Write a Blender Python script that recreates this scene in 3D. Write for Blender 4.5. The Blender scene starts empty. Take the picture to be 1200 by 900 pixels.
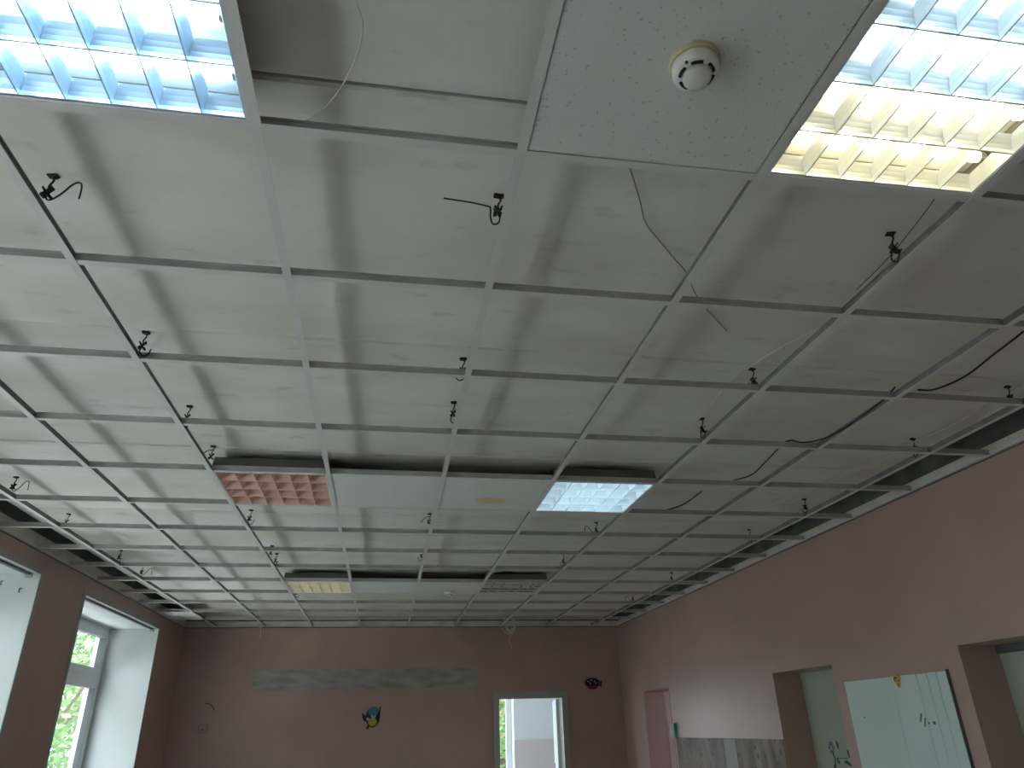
import bpy, math, random
from mathutils import Vector, Matrix

random.seed(7)
D = bpy.data
SC = bpy.context.scene
COL = SC.collection
H = 2.86                    # height of the suspended grid above the floor

# ------------------------------------------------------------------ camera
cam_d = D.cameras.new('camera'); cam = D.objects.new('camera', cam_d); COL.objects.link(cam)
cam_d.sensor_width = 36.0; cam_d.lens = 836.07 / 1200 * 36.0; cam_d.clip_start = 0.02
PITCH, YAW, ROLL = 0.4503, -0.1732, 0.0259
R3 = Matrix.Rotation(YAW, 3, 'Z') @ Matrix.Rotation(PITCH, 3, 'X') @ Matrix.Rotation(ROLL, 3, 'Y')
right, fwd, up = R3.col[0], R3.col[1], R3.col[2]
cam.matrix_world = Matrix(((right.x, up.x, -fwd.x, 1.5283), (right.y, up.y, -fwd.y, -1.2547),
                           (right.z, up.z, -fwd.z, H - 1.2153), (0, 0, 0, 1)))
SC.camera = cam

# ------------------------------------------------------------------ world (overcast daylight) and exposure
SKY = 5.8
w = D.worlds.new('overcast_sky'); SC.world = w; w.use_nodes = True
wn = w.node_tree; bgn = wn.nodes['Background']
bgn.inputs['Color'].default_value = (0.78, 0.88, 1.0, 1); bgn.inputs['Strength'].default_value = SKY
sun_d = D.lights.new('sun', 'SUN'); sun_d.energy = 22.0; sun_d.color = (0.97, 0.98, 1.0); sun_d.angle = math.radians(6)
sun = D.objects.new('sun', sun_d); COL.objects.link(sun)      # runs along the facade: lights yard and trees, not the room
sun.rotation_euler = Vector((-0.04, 0.62, -0.78)).to_track_quat('-Z', 'Y').to_euler()
SC.view_settings.view_transform = 'Standard'; SC.view_settings.look = 'None'
SC.view_settings.gamma = 1.0; SC.view_settings.use_curve_mapping = False
SC.view_settings.exposure = 0.38
SC.cycles.max_bounces = 10; SC.cycles.diffuse_bounces = 5; SC.cycles.glossy_bounces = 4
SC.cycles.transparent_max_bounces = 12; SC.cycles.sample_clamp_indirect = 25.0
SC.cycles.caustics_reflective = False; SC.cycles.caustics_refractive = False


def portal(loc, normal, sx, sy):
    l = D.lights.new('window_portal', 'AREA'); l.shape = 'RECTANGLE'; l.size = sx; l.size_y = sy
    l.cycles.is_portal = True
    o = D.objects.new('window_portal', l); COL.objects.link(o); o.location = loc
    n = Vector(normal)
    zax = -n; xax = Vector((0, 0, 1)).cross(zax).normalized(); yax = zax.cross(xax)
    o.matrix_world = Matrix(((xax.x, yax.x, zax.x, loc[0]), (xax.y, yax.y, zax.y, loc[1]), (xax.z, yax.z, zax.z, loc[2]), (0, 0, 0, 1)))
    return o


# ------------------------------------------------------------------ materials
MATS = {}


def mat(name, col, rough=0.6, metal=0.0, var=0.0, vscale=3.0, bump=0.0, bscale=40.0, emit=None, estr=0.0, dark=None, spec=0.4, stretch=(1, 1, 1)):
    """plain procedural surface: colour broken up by noise, optional fine relief"""
    m = D.materials.new(name); m.use_nodes = True
    nt = m.node_tree; b = nt.nodes['Principled BSDF']
    b.inputs['Roughness'].default_value = rough; b.inputs['Metallic'].default_value = metal
    b.inputs['Specular IOR Level'].default_value = spec
    c = (*col, 1)
    b.inputs['Base Color'].default_value = c
    if var or bump:
        tc = nt.nodes.new('ShaderNodeTexCoord'); mp = nt.nodes.new('ShaderNodeMapping'); mp.inputs['Scale'].default_value = stretch
        nt.links.new(tc.outputs['Object'], mp.inputs['Vector'])
    if var:
        n = nt.nodes.new('ShaderNodeTexNoise'); n.inputs['Scale'].default_value = vscale; n.inputs['Detail'].default_value = 6
        nt.links.new(mp.outputs[0], n.inputs['Vector'])
        r = nt.nodes.new('ShaderNodeValToRGB'); r.color_ramp.elements[0].position = 0.32; r.color_ramp.elements[1].position = 0.68
        d = dark or tuple(x * (1 - var) for x in col)
        r.color_ramp.elements[0].color = (*d, 1); r.color_ramp.elements[1].color = c
        nt.links.new(n.outputs[0], r.inputs[0]); nt.links.new(r.outputs[0], b.inputs['Base Color'])
    if bump:
        n2 = nt.nodes.new('ShaderNodeTexNoise'); n2.inputs['Scale'].default_value = bscale; n2.inputs['Detail'].default_value = 4
        nt.links.new(mp.outputs[0], n2.inputs['Vector'])
        bp = nt.nodes.new('ShaderNodeBump'); bp.inputs['Strength'].default_value = bump; bp.inputs['Distance'].default_value = 0.01
        nt.links.new(n2.outputs[0], bp.inputs['Height']); nt.links.new(bp.outputs[0], b.inputs['Normal'])
    if emit:
        b.inputs['Emission Color'].default_value = (*emit, 1); b.inputs['Emission Strength'].default_value = estr
    MATS[name] = m
    return m


WALL = mat('pink_paint', (0.465, 0.318, 0.270), 0.42, var=0.10, vscale=2.2, bump=0.06, bscale=60, spec=0.35)
WHITE = mat('white_reveal_paint', (0.62, 0.655, 0.65), 0.6, var=0.05, vscale=4)
PLASTER = mat('bare_plaster', (0.74, 0.72, 0.64), 0.9, var=0.2, vscale=7, bump=0.4, bscale=50)
CONCRETE_SHADE = mat('dark_concrete_and_shade', (0.19, 0.20, 0.185), 0.95, var=0.5, vscale=6, bump=0.6, bscale=40)  # deck tone, also used as painted shade on the wall-head bands
FLOOR = mat('worn_floor', (0.60, 0.57, 0.53), 0.7, var=0.3, vscale=3)
CAP = mat('white_tee_cap', (0.70, 0.70, 0.67), 0.45, var=0.10, vscale=9)
GALV = mat('galvanised_steel', (0.30, 0.30, 0.29), 0.5, metal=0.35, var=0.35, vscale=14)
GALV2 = mat('tee_web_steel', (0.50, 0.50, 0.48), 0.5, metal=0.1, var=0.2, vscale=14)
WIRE = mat('blackened_wire', (0.03, 0.03, 0.028), 0.55, metal=0.3)
CABLEB = mat('black_cable', (0.02, 0.02, 0.02), 0.5)
CABLEW = mat('white_cable', (0.66, 0.64, 0.55), 0.5)
CABLEBR = mat('tan_cable', (0.30, 0.27, 0.19), 0.5)
HOUSE = mat('lamp_housing', (0.13, 0.13, 0.12), 0.5, metal=0.2, var=0.15, vscale=6)
RIMW = mat('white_lamp_rim', (0.72, 0.73, 0.73), 0.4)
ALU = mat('mirror_louvre', (0.86, 0.87, 0.88), 0.16, metal=1.0)
ALUN = mat('white_louvre', (0.84, 0.87, 0.86), 0.36, metal=0.6)
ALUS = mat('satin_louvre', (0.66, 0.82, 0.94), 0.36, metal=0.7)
SALMON_REFL = mat('salmon_reflection_louvre', (0.95, 0.66, 0.54), 0.30, metal=0.35)  # reflection of the pink walls put into the louvre's own colour
YEL = mat('yellowed_louvre', (0.70, 0.68, 0.54), 0.35, metal=0.2)
T_BLUE = mat('tube_cool', (0.8, 0.85, 0.9), 0.3, emit=(0.55, 0.80, 1.0), estr=13.0)
T_WARM = mat('tube_warm', (0.9, 0.87, 0.75), 0.3, emit=(1.0, 0.88, 0.55), estr=11.0)
T_DIM = mat('tube_dim_warm', (0.9, 0.87, 0.75), 0.3, emit=(1.0, 0.92, 0.70), estr=2.0)
T_OFF = mat('tube_off', (0.72, 0.71, 0.68), 0.3)
ENDCAP = mat('tube_cap', (0.6, 0.6, 0.6), 0.35, metal=0.8)
PVC = mat('white_pvc', (0.72, 0.75, 0.74), 0.35)
GASKET = mat('dark_gasket', (0.10, 0.11, 0.11), 0.7)
GREYTRIM = mat('grey_plaster_trim', (0.42, 0.42, 0.40), 0.8, var=0.15, vscale=12)
MINT = mat('mint_board', (0.60, 0.71, 0.66), 0.38, var=0.05, vscale=3)
MINTD = mat('mint_door_paint', (0.40, 0.44, 0.35), 0.5, var=0.08, vscale=3)
PINKJ = mat('pink_jamb_paint', (0.40, 0.235, 0.22), 0.5, var=0.06, vscale=4)
PALEPINK = mat('pale_pink_paint', (0.68, 0.50, 0.48), 0.5, var=0.06, vscale=4)
SCRAPED = mat('scraped_plaster', (0.40, 0.385, 0.34), 0.9, var=0.3, vscale=5, bump=0.5, bscale=40, stretch=(1, 1, 3))
DETECT = mat('detector_plastic', (0.74, 0.74, 0.70), 0.4)
DETECTY = mat('detector_yellowed', (0.62, 0.54, 0.32), 0.5, var=0.2, vscale=20)
BLACK = mat('black_plastic', (0.02, 0.02, 0.02), 0.5)
BLUE = mat('bird_blue', (0.06, 0.20, 0.30), 0.5)
YELLOW = mat('decal_yellow', (0.55, 0.42, 0.06), 0.5, var=0.3, vscale=30)
OLIVE = mat('bird_yellow', (0.42, 0.36, 0.06), 0.5)
LILAC = mat('bird_lilac', (0.42, 0.40, 0.52), 0.5)
RED = mat('decal_red', (0.22, 0.03, 0.04), 0.5)
PALE = mat('decal_pale', (0.30, 0.28, 0.25), 0.6)
BRIGHT = mat('bright_white_paint', (0.84, 0.85, 0.88), 0.6)
ROSY = mat('rosy_white_paint', (0.72, 0.64, 0.64), 0.6)
GREEN = mat('leaf_ink', (0.05, 0.10, 0.05), 0.6)
PALEBLUE = mat('flower_ink', (0.16, 0.22, 0.36), 0.6)
INK = mat('pencil_ink', (0.10, 0.12, 0.12), 0.7)
SIGNG = mat('green_plastic', (0.08, 0.32, 0.22), 0.4)
BOUNCE_PATH = mat('pale_bounce_path', (0.78, 0.78, 0.77), 0.9, var=0.15, vscale=0.6)
BARK = mat('bark', (0.16, 0.12, 0.08), 0.9, var=0.4, vscale=8)
FAIENCE = None


def glass_mat():
    m = D.materials.new('window_glass'); m.use_nodes = True; nt = m.node_tree
    for n in list(nt.nodes):
        nt.nodes.remove(n)
    o = nt.nodes.new('ShaderNodeOutputMaterial'); t = nt.nodes.new('ShaderNodeBsdfTransparent'); t.inputs[0].default_value = (0.96, 0.975, 0.98, 1)
    g = nt.nodes.new('ShaderNodeBsdfGlossy'); g.inputs['Roughness'].default_value = 0.02
    f = nt.nodes.new('ShaderNodeFresnel'); f.inputs[0].default_value = 1.4
    mx = nt.nodes.new('ShaderNodeMixShader')
    ge = nt.nodes.new('ShaderNodeNewGeometry'); iv = nt.nodes.new('ShaderNodeMath'); iv.operation = 'SUBTRACT'; iv.inputs[0].default_value = 1
    nt.links.new(ge.outputs['Backfacing'], iv.inputs[1])      # the pane reflects on its entry face only
    mu = nt.nodes.new('ShaderNodeMath'); mu.operation = 'MULTIPLY'
    nt.links.new(f.outputs[0], mu.inputs[0]); nt.links.new(iv.outputs[0], mu.inputs[1])
    nt.links.new(mu.outputs[0], mx.inputs[0]); nt.links.new(t.outputs[0], mx.inputs[1]); nt.links.new(g.outputs[0], mx.inputs[2])
    nt.links.new(mx.outputs[0], o.inputs[0])
    return m


GLASS = glass_mat()


def leaf_mat():
    m = D.materials.new('tree_leaf'); m.use_nodes = True; nt = m.node_tree
    for n in list(nt.nodes):
        nt.nodes.remove(n)
    o = nt.nodes.new('ShaderNodeOutputMaterial'); d = nt.nodes.new('ShaderNodeBsdfDiffuse'); t = nt.nodes.new('ShaderNodeBsdfTranslucent')
    n = nt.nodes.new('ShaderNodeTexNoise'); n.inputs['Scale'].default_value = 2.0
    r = nt.nodes.new('ShaderNodeValToRGB'); r.color_ramp.elements[0].color = (0.10, 0.18, 0.07, 1); r.color_ramp.elements[1].color = (0.20, 0.31, 0.14, 1)
    nt.links.new(n.outputs[0], r.inputs[0]); nt.links.new(r.outputs[0], d.inputs[0]); nt.links.new(r.outputs[0], t.inputs[0])
    mx = nt.nodes.new('ShaderNodeMixShader'); mx.inputs[0].default_value = 0.45
    nt.links.new(d.outputs[0], mx.inputs[1]); nt.links.new(t.outputs[0], mx.inputs[2]); nt.links.new(mx.outputs[0], o.inputs[0])
    return m


LEAF = leaf_mat()


def slab_mat():
    """whitewashed concrete: soft yellow-grey blotches, sparse dark scuffs, fine relief"""
    m = D.materials.new('whitewashed_slab'); m.use_nodes = True; nt = m.node_tree; b = nt.nodes['Principled BSDF']
    b.inputs['Roughness'].default_value = 0.85; b.inputs['Specular IOR Level'].default_value = 0.2
    tc = nt.nodes.new('ShaderNodeTexCoord')
    mp = nt.nodes.new('ShaderNodeMapping'); mp.inputs['Scale'].default_value = (0.7, 1.6, 1)
    oi = nt.nodes.new('ShaderNodeObjectInfo')
    ad = nt.nodes.new('ShaderNodeVectorMath'); ad.operation = 'ADD'
    nt.links.new(tc.outputs['Object'], ad.inputs[0]); nt.links.new(oi.outputs['Location'], ad.inputs[1])
    nt.links.new(ad.outputs[0], mp.inputs['Vector'])
    n1 = nt.nodes.new('ShaderNodeTexNoise'); n1.inputs['Scale'].default_value = 2.2; n1.inputs['Detail'].default_value = 5
    nt.links.new(mp.outputs[0], n1.inputs['Vector'])
    r1 = nt.nodes.new('ShaderNodeValToRGB'); r1.color_ramp.elements[0].position = 0.35; r1.color_ramp.elements[1].position = 0.62
    r1.color_ramp.elements[0].color = (0.68, 0.665, 0.59, 1); r1.color_ramp.elements[1].color = (0.76, 0.755, 0.715, 1)
    nt.links.new(n1.outputs[0], r1.inputs[0])
    n2 = nt.nodes.new('ShaderNodeTexNoise'); n2.inputs['Scale'].default_value = 9.0; n2.inputs['Detail'].default_value = 3
    nt.links.new(mp.outputs[0], n2.inputs['Vector'])
    r2 = nt.nodes.new('ShaderNodeValToRGB'); r2.color_ramp.elements[0].position = 0.63; r2.color_ramp.elements[1].position = 0.80
    nt.links.new(n2.outputs[0], r2.inputs[0])
    mx = nt.nodes.new('ShaderNodeMix'); mx.data_type = 'RGBA'
    ml = nt.nodes.new('ShaderNodeMath'); ml.operation = 'MULTIPLY'; ml.inputs[1].default_value = 0.34
    nt.links.new(r2.outputs[0], ml.inputs[0]); nt.links.new(ml.outputs[0], mx.inputs[0])
    nt.links.new(r1.outputs[0], mx.inputs[6]); mx.inputs[7].default_value = (0.22, 0.21, 0.18, 1)
    nt.links.new(mx.outputs[2], b.inputs['Base Color'])
    n3 = nt.nodes.new('ShaderNodeTexNoise'); n3.inputs['Scale'].default_value = 35
    nt.links.new(mp.outputs[0], n3.inputs['Vector'])
    bp = nt.nodes.new('ShaderNodeBump'); bp.inputs['Strength'].default_value = 0.15; bp.inputs['Distance'].default_value = 0.01
    nt.links.new(n3.outputs[0], bp.inputs['Height']); nt.links.new(bp.outputs[0], b.inputs['Normal'])
    return m


SLAB = slab_mat()


def tile_mat():
    """mineral-fibre tile: white with small scattered pits"""
    m = D.materials.new('mineral_fibre_tile'); m.use_nodes = True; nt = m.node_tree; b = nt.nodes['Principled BSDF']
    b.inputs['Roughness'].default_value = 0.9
    tc = nt.nodes.new('ShaderNodeTexCoord')
    v = nt.nodes.new('ShaderNodeTexVoronoi'); v.inputs['Scale'].default_value = 70; v.inputs['Randomness'].default_value = 1
    nt.links.new(tc.outputs['Object'], v.inputs['Vector'])
    n = nt.nodes.new('ShaderNodeTexNoise'); n.inputs['Scale'].default_value = 30
    nt.links.new(tc.outputs['Object'], n.inputs['Vector'])
    ad = nt.nodes.new('ShaderNodeMath'); ad.operation = 'MULTIPLY_ADD'; ad.inputs[1].default_value = 0.70; ad.inputs[2].default_value = -0.20
    nt.links.new(n.outputs[0], ad.inputs[0])
    lt = nt.nodes.new('ShaderNodeMath'); lt.operation = 'LESS_THAN'
    nt.links.new(v.outputs['Distance'], lt.inputs[0]); nt.links.new(ad.outputs[0], lt.inputs[1])
    mx = nt.nodes.new('ShaderNodeMix'); mx.data_type = 'RGBA'
    nt.links.new(lt.outputs[0], mx.inputs[0]); mx.inputs[6].default_value = (0.68, 0.70, 0.68, 1); mx.inputs[7].default_value = (0.50, 0.51, 0.48, 1)
    nt.links.new(mx.outputs[2], b.inputs['Base Color'])
    return m


TILE = tile_mat()


TILEBACK = mat('dusty_tile_back', (0.16, 0.14, 0.11), 0.95, var=0.3, vscale=10)


def dado_mat():
    """grey floral wall covering with dark sprigs and pale vertical streaks"""
    m = D.materials.new('floral_dado'); m.use_nodes = True; nt = m.node_tree; b = nt.nodes['Principled BSDF']
    b.inputs['Roughness'].default_value = 0.6
    tc = nt.nodes.new('ShaderNodeTexCoord')
    mp = nt.nodes.new('ShaderNodeMapping'); mp.inputs['Scale'].default_value = (1, 3.5, 1.2)
    nt.links.new(tc.outputs['Object'], mp.inputs['Vector'])
    n = nt.nodes.new('ShaderNodeTexNoise'); n.inputs['Scale'].default_value = 3; n.inputs['Detail'].default_value = 4
    nt.links.new(mp.outputs[0], n.inputs['Vector'])
    r = nt.nodes.new('ShaderNodeValToRGB'); r.color_ramp.elements[0].position = 0.35; r.color_ramp.elements[1].position = 0.7
    r.color_ramp.elements[0].color = (0.11, 0.08, 0.062, 1); r.color_ramp.elements[1].color = (0.27, 0.21, 0.165, 1)
    nt.links.new(n.outputs[0], r.inputs[0])
    v = nt.nodes.new('ShaderNodeTexVoronoi'); v.inputs['Scale'].default_value = 11
    nt.links.new(tc.outputs['Object'], v.inputs['Vector'])
    lt = nt.nodes.new('ShaderNodeMath'); lt.operation = 'LESS_THAN'; lt.inputs[1].default_value = 0.22
    nt.links.new(v.outputs['Distance'], lt.inputs[0])
    mx = nt.nodes.new('ShaderNodeMix'); mx.data_type = 'RGBA'
    nt.links.new(lt.outputs[0], mx.inputs[0]); nt.links.new(r.outputs[0], mx.inputs[6]); mx.inputs[7].default_value = (0.07, 0.065, 0.06, 1)
    nt.links.new(mx.outputs[2], b.inputs['Base Color'])
    return m


DADO = dado_mat()


# ------------------------------------------------------------------ mesh helpers
class MB:
    def __init__(s):
        s.v = []; s.f = []; s.m = []

    def add(s, vs, fs, mi=0):
        o = len(s.v); s.v += [tuple(p) for p in vs]
        for f in fs:
            s.f.append([i + o for i in f]); s.m.append(mi)
        return s

    def box(s, a, b, mi=0):
        x0, y0, z0 = a; x1, y1, z1 = b
        return s.add([(x0, y0, z0), (x1, y0, z0), (x1, y1, z0), (x0, y1, z0), (x0, y0, z1), (x1, y0, z1), (x1, y1, z1), (x0, y1, z1)],
                     [(0, 3, 2, 1), (4, 5, 6, 7), (0, 1, 5, 4), (1, 2, 6, 5), (2, 3, 7, 6), (3, 0, 4, 7)], mi)

    def prism(s, poly, ax, a, b, mi=0, capmi=None):
        """2-D polygon extruded along axis ax ('x','y','z') from a to b"""
        def P(u, v, t):
            return {'x': (t, u, v), 'y': (u, t, v), 'z': (u, v, t)}[ax]
        n = len(poly)
        vs = [P(u, v, a) for u, v in poly] + [P(u, v, b) for u, v in poly]
        fs = [(i, (i + 1) % n, n + (i + 1) % n, n + i) for i in range(n)]
        s.add(vs, fs + [tuple(range(n - 1, -1, -1)), tuple(range(n, 2 * n))], mi)
        return s

    def tube(s, pts, r, n=6, mi=0):
        pts = [Vector(p) for p in pts]
        rings = []
        t0 = (pts[1] - pts[0]).normalized()
        nrm = t0.orthogonal().normalized()
        for i, p in enumerate(pts):
            t = (pts[min(i + 1, len(pts) - 1)] - pts[max(i - 1, 0)])
            t = t.normalized() if t.length > 1e-9 else t0
            nrm = (nrm - t * nrm.dot(t)); nrm = nrm.normalized() if nrm.length > 1e-6 else t.orthogonal().normalized()
            bn = t.cross(nrm)
            rings.append([p + (nrm * math.cos(2 * math.pi * k / n) + bn * math.sin(2 * math.pi * k / n)) * r for k in range(n)])
        vs = [q for ring in rings for q in ring]
        fs = []
        for i in range(len(pts) - 1):
            for k in range(n):
                fs.append((i * n + k, i * n + (k + 1) % n, (i + 1) * n + (k + 1) % n, (i + 1) * n + k))
        fs.append(tuple(range(n - 1, -1, -1))); fs.append(tuple((len(pts) - 1) * n + k for k in range(n)))
        return s.add(vs, fs, mi)

    def lathe(s, prof, n=32, c=(0, 0, 0), mi=0):
        """profile (r,z) revolved about z"""
        vs = []; fs = []
        for r, z in prof:
            for k in range(n):
                a = 2 * math.pi * k / n; vs.append((c[0] + r * math.cos(a), c[1] + r * math.sin(a), c[2] + z))
        for i in range(len(prof) - 1):
            for k in range(n):
                fs.append((i * n + k, i * n + (k + 1) % n, (i + 1) * n + (k + 1) % n, (i + 1) * n + k))
        fs.append(tuple(range(n - 1, -1, -1))); fs.append(tuple((len(prof) - 1) * n + k for k in range(n)))
        return s.add(vs, fs, mi)

    def mesh(s, name, mats, smooth=False):
        me = D.meshes.new(name); me.from_pydata(s.v, [], s.f)
        for m in (mats if isinstance(mats, (list, tuple)) else [mats]):
            me.materials.append(m)
        for i, p in enumerate(me.polygons):
            p.material_index = s.m[i]; p.use_smooth = smooth
        me.update()
        import bmesh
        bm = bmesh.new(); bm.from_mesh(me); bmesh.ops.recalc_face_normals(bm, faces=bm.faces); bm.to_mesh(me); bm.free()
        return me

    def build(s, name, mats, parent=None, loc=(0, 0, 0), smooth=False, rot=None):
        return link(name, s.mesh(name, mats, smooth), parent, loc, rot)


def link(name, me, parent=None, loc=(0, 0, 0), rot=None):
    o = D.objects.new(name, me); COL.objects.link(o); o.location = loc
    if rot:
        o.rotation_euler = rot
    if parent:
        o.parent = parent
    return o


def tag(o, label=None, cat=None, group=None, kind=None):
    if label: o['label'] = label
    if cat: o['category'] = cat
    if group: o['group'] = group
    if kind: o['kind'] = kind
    return o


def empty(name, loc=(0, 0, 0), rot=None):
    o = D.objects.new(name, None); COL.objects.link(o); o.location = loc; o.empty_display_size = 0.1
    if rot: o.rotation_euler = rot
    return o


def copy_tree(o, parent=None):
    c = o.copy(); COL.objects.link(c); c.parent = parent
    for ch in list(o.children):
        copy_tree(ch, c)
    return c


def smooth_path(pts, n=5):
    """Catmull-Rom through the points"""
    P = [Vector(p) for p in pts]; P = [P[0] * 2 - P[1]] + P + [P[-1] * 2 - P[-2]]
    out = []
    for i in range(1, len(P) - 2):
        for k in range(n):
            t = k / n
            out.append(0.5 * ((2 * P[i]) + (P[i + 1] - P[i - 1]) * t + (2 * P[i - 1] - 5 * P[i] + 4 * P[i + 1] - P[i + 2]) * t * t + (3 * P[i] - P[i - 1] - 3 * P[i + 1] + P[i + 2]) * t ** 3))
    out.append(P[-2]); return out


def wall(name, ax, p0, p1, a0, a1, z0, z1, holes, mats, label, parent=None):
    """wall slab between planes p0 (room side) and p1 across axis ax, with rectangular holes (a0,a1,z0,z1);
    one connected shell; slot 1 = faces inside the holes, slot 2 = the outer side"""
    A = sorted({a0, a1, *[h[0] for h in holes], *[h[1] for h in holes]}); Zs = sorted({z0, z1, *[h[2] for h in holes], *[h[3] for h in holes]})
    A = [a for a in A if a0 <= a <= a1]; Zs = [z for z in Zs if z0 <= z <= z1]
    mb = MB(); idx = {}

    def V(i, j, k):
        if (i, j, k) not in idx:
            p = (p0, p1)[k]; idx[i, j, k] = len(mb.v)
            mb.v.append((p, A[i], Zs[j]) if ax == 'x' else (A[i], p, Zs[j]))
        return idx[i, j, k]

    def solid(i, j):
        if not (0 <= i < len(A) - 1 and 0 <= j < len(Zs) - 1): return None
        ca, cz = (A[i] + A[i + 1]) / 2, (Zs[j] + Zs[j + 1]) / 2
        return not any(h[0] < ca < h[1] and h[2] < cz < h[3] for h in holes)
    for i in range(len(A) - 1):
        for j in range(len(Zs) - 1):
            if not solid(i, j): continue
            mb.f.append([V(i, j, 0), V(i + 1, j, 0), V(i + 1, j + 1, 0), V(i, j + 1, 0)]); mb.m.append(0)
            mb.f.append([V(i, j, 1), V(i, j + 1, 1), V(i + 1, j + 1, 1), V(i + 1, j, 1)]); mb.m.append(2)
            for (di, dj, e) in ((-1, 0, ((i, j), (i, j + 1))), (1, 0, ((i + 1, j), (i + 1, j + 1))), (0, -1, ((i, j), (i + 1, j))), (0, 1, ((i, j + 1), (i + 1, j + 1)))):
                sv = solid(i + di, j + dj)
                if not sv:
                    (u, v), (uu, vv) = e
                    mb.f.append([V(u, v, 0), V(uu, vv, 0), V(uu, vv, 1), V(u, v, 1)]); mb.m.append(1 if sv is False else 0)
    o = mb.build(name, mats, parent)
    if not parent: tag(o, label, None, None, 'structure')
    return o


# ------------------------------------------------------------------ room shell
XL, XR, YF, YB = -0.93, 4.57, 8.45, -4.2
ZT = H + 0.42
SLZ = H + 0.11
WIN = [(-3.82, -1.66), (-0.80, 1.36), (2.22, 4.385), (5.25, 7.41)]
WZ0, WZ1 = 0.80, H - 0.145
DZ = H - 0.865          # head height of the recessed doorways

tag(MB().box((XL, YB, -0.12), (XR, YF, 0)).build('floor', FLOOR), 'worn grey floor of the emptied room', kind='structure')
wl = wall('wall_left', 'x', XL, XL - 0.62, YB, YF + 0.15, -0.12, H, [(a, b, WZ0, WZ1) for a, b in WIN], [WALL, WHITE, PLASTER], 'pink painted wall with deep white window recesses')
def bands(ax, p0, p1, a0, a1, par, zs):
    wall('plaster_band', ax, p0, p1, a0, a1, H, H + zs, [], [PLASTER] * 3, '', par)
    wall('shade_band', ax, p0, p1, a0, a1, H + zs, ZT, [], [CONCRETE_SHADE] * 3, '', par)  # dark upper band paints the shade inside the slot


bands('x', XL, XL - 0.62, YB, YF + 0.15, wl, 0.10)
ND = [(1.55, 2.387), (3.61, 4.447), (6.76, 7.60)]
wr = wall('wall_right', 'x', XR, XR + 0.24, YB, YF + 0.15, -0.12, H, [(ND[0][0], ND[0][1], 0, DZ), (ND[1][0], ND[1][1], 0, DZ), (ND[2][0], ND[2][1], 0, DZ + 0.02)], [WALL, WALL, PALEPINK], 'pink painted wall with recessed doorways and a mint board')
bands('x', XR, XR + 0.24, YB, YF + 0.15, wr, 0.058)
FD = (2.945, 3.775)
wf = wall('wall_far', 'y', YF, YF + 0.14, XL, XR + 0.24, -0.12, H, [(FD[0], FD[1], 0, H - 0.86)], [WALL, WHITE, WHITE], 'pink end wall with a scraped grey strip and an open doorway')
bands('y', YF, YF + 0.14, XL, XR + 0.24, wf, 0.07)
wall('wall_back', 'y', YB, YB - 0.15, XL - 0.62, XR + 0.24, -0.12, ZT, [], [WALL] * 3, 'pink wall behind the viewer closing the room')
roof = MB().box((XL - 0.8, YB - 0.15, ZT), (XR + 0.26, YF + 0.16, ZT + 0.12)).build('roof', CONCRETE_SHADE)
tag(roof, 'dark concrete deck above the ceiling slabs', kind='structure')
# concrete ceiling: slab panels 1.2 m wide with open joints and chamfered edges
ceil = empty('ceiling', (0, 0, 0)); tag(ceil, 'whitewashed concrete slab ceiling above the open metal grid', kind='structure')


def slab(y0, y1):
    g, c, x0, x1 = 0.004, 0.007, XL + 0.125, XR - 0.115
    a, b = y0 + g - (y0 + y1) / 2, y1 - g - (y0 + y1) / 2
    poly = [(a + c, 0), (b - c, 0), (b, c), (b, 0.2), (a, 0.2), (a, c)]
    o = MB().prism(poly, 'x', x0, x1).build('slab_panel', SLAB, ceil, (0, (y0 + y1) / 2, SLZ + random.uniform(0, 0.004)))
    return o


jy = [-0.05 + 1.2 * k for k in range(-3, 8)]
for k in range(len(jy) - 1):
    slab(jy[k], jy[k + 1])
slab(-4.2, jy[0])
# metal angles at the wall head
for n, (a, b, hz) in enumerate((((XL, YB), (XL + 0.02, YF), 'x0'), ((XR - 0.02, YB), (XR, YF), 'x1'), ((XL, YF - 0.02), (XR, YF), 'y1'))):
    mb = MB()
    t = 0.0015
    if hz == 'x0': poly = [(XL, H), (XL + .02, H), (XL + .02, H + t), (XL + t, H + t), (XL + t, H + .02), (XL, H + .02)]; mb.prism(poly, 'y', YB, YF)
    if hz == 'x1': poly = [(XR, H), (XR - .02, H), (XR - .02, H + t), (XR - t, H + t), (XR - t, H + .02), (XR, H + .02)]; mb.prism(poly, 'y', YB, YF)
    if hz == 'y1': poly = [(YF, H), (YF - .02, H), (YF - .02, H + t), (YF - t, H + t), (YF - t, H + .02), (YF, H + .02)]; mb.prism(poly, 'x', XL + .022, XR - .022)
    tag(mb.build('trim_%d' % (n + 1), CAP), 'thin metal wall angle along the %s' % ('window wall head', 'doorway wall head', 'end wall head')[n], kind='structure')

# dark strips standing in for the shadow gap under the wall angles
MB().box((XL - .001, YB, H - .007), (XL + .0015, YF, H - .0005)).build('shadow_gap_line', CONCRETE_SHADE, wl)
MB().box((XR - .0015, YB, H - .009), (XR + .001, YF, H - .0005)).build('shadow_gap_line', GASKET, wr)
MB().box((XL + .002, YF - .0015, H - .010), (XR - .002, YF + .001, H - .0005)).build('shadow_gap_line', GASKET, wf)
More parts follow.
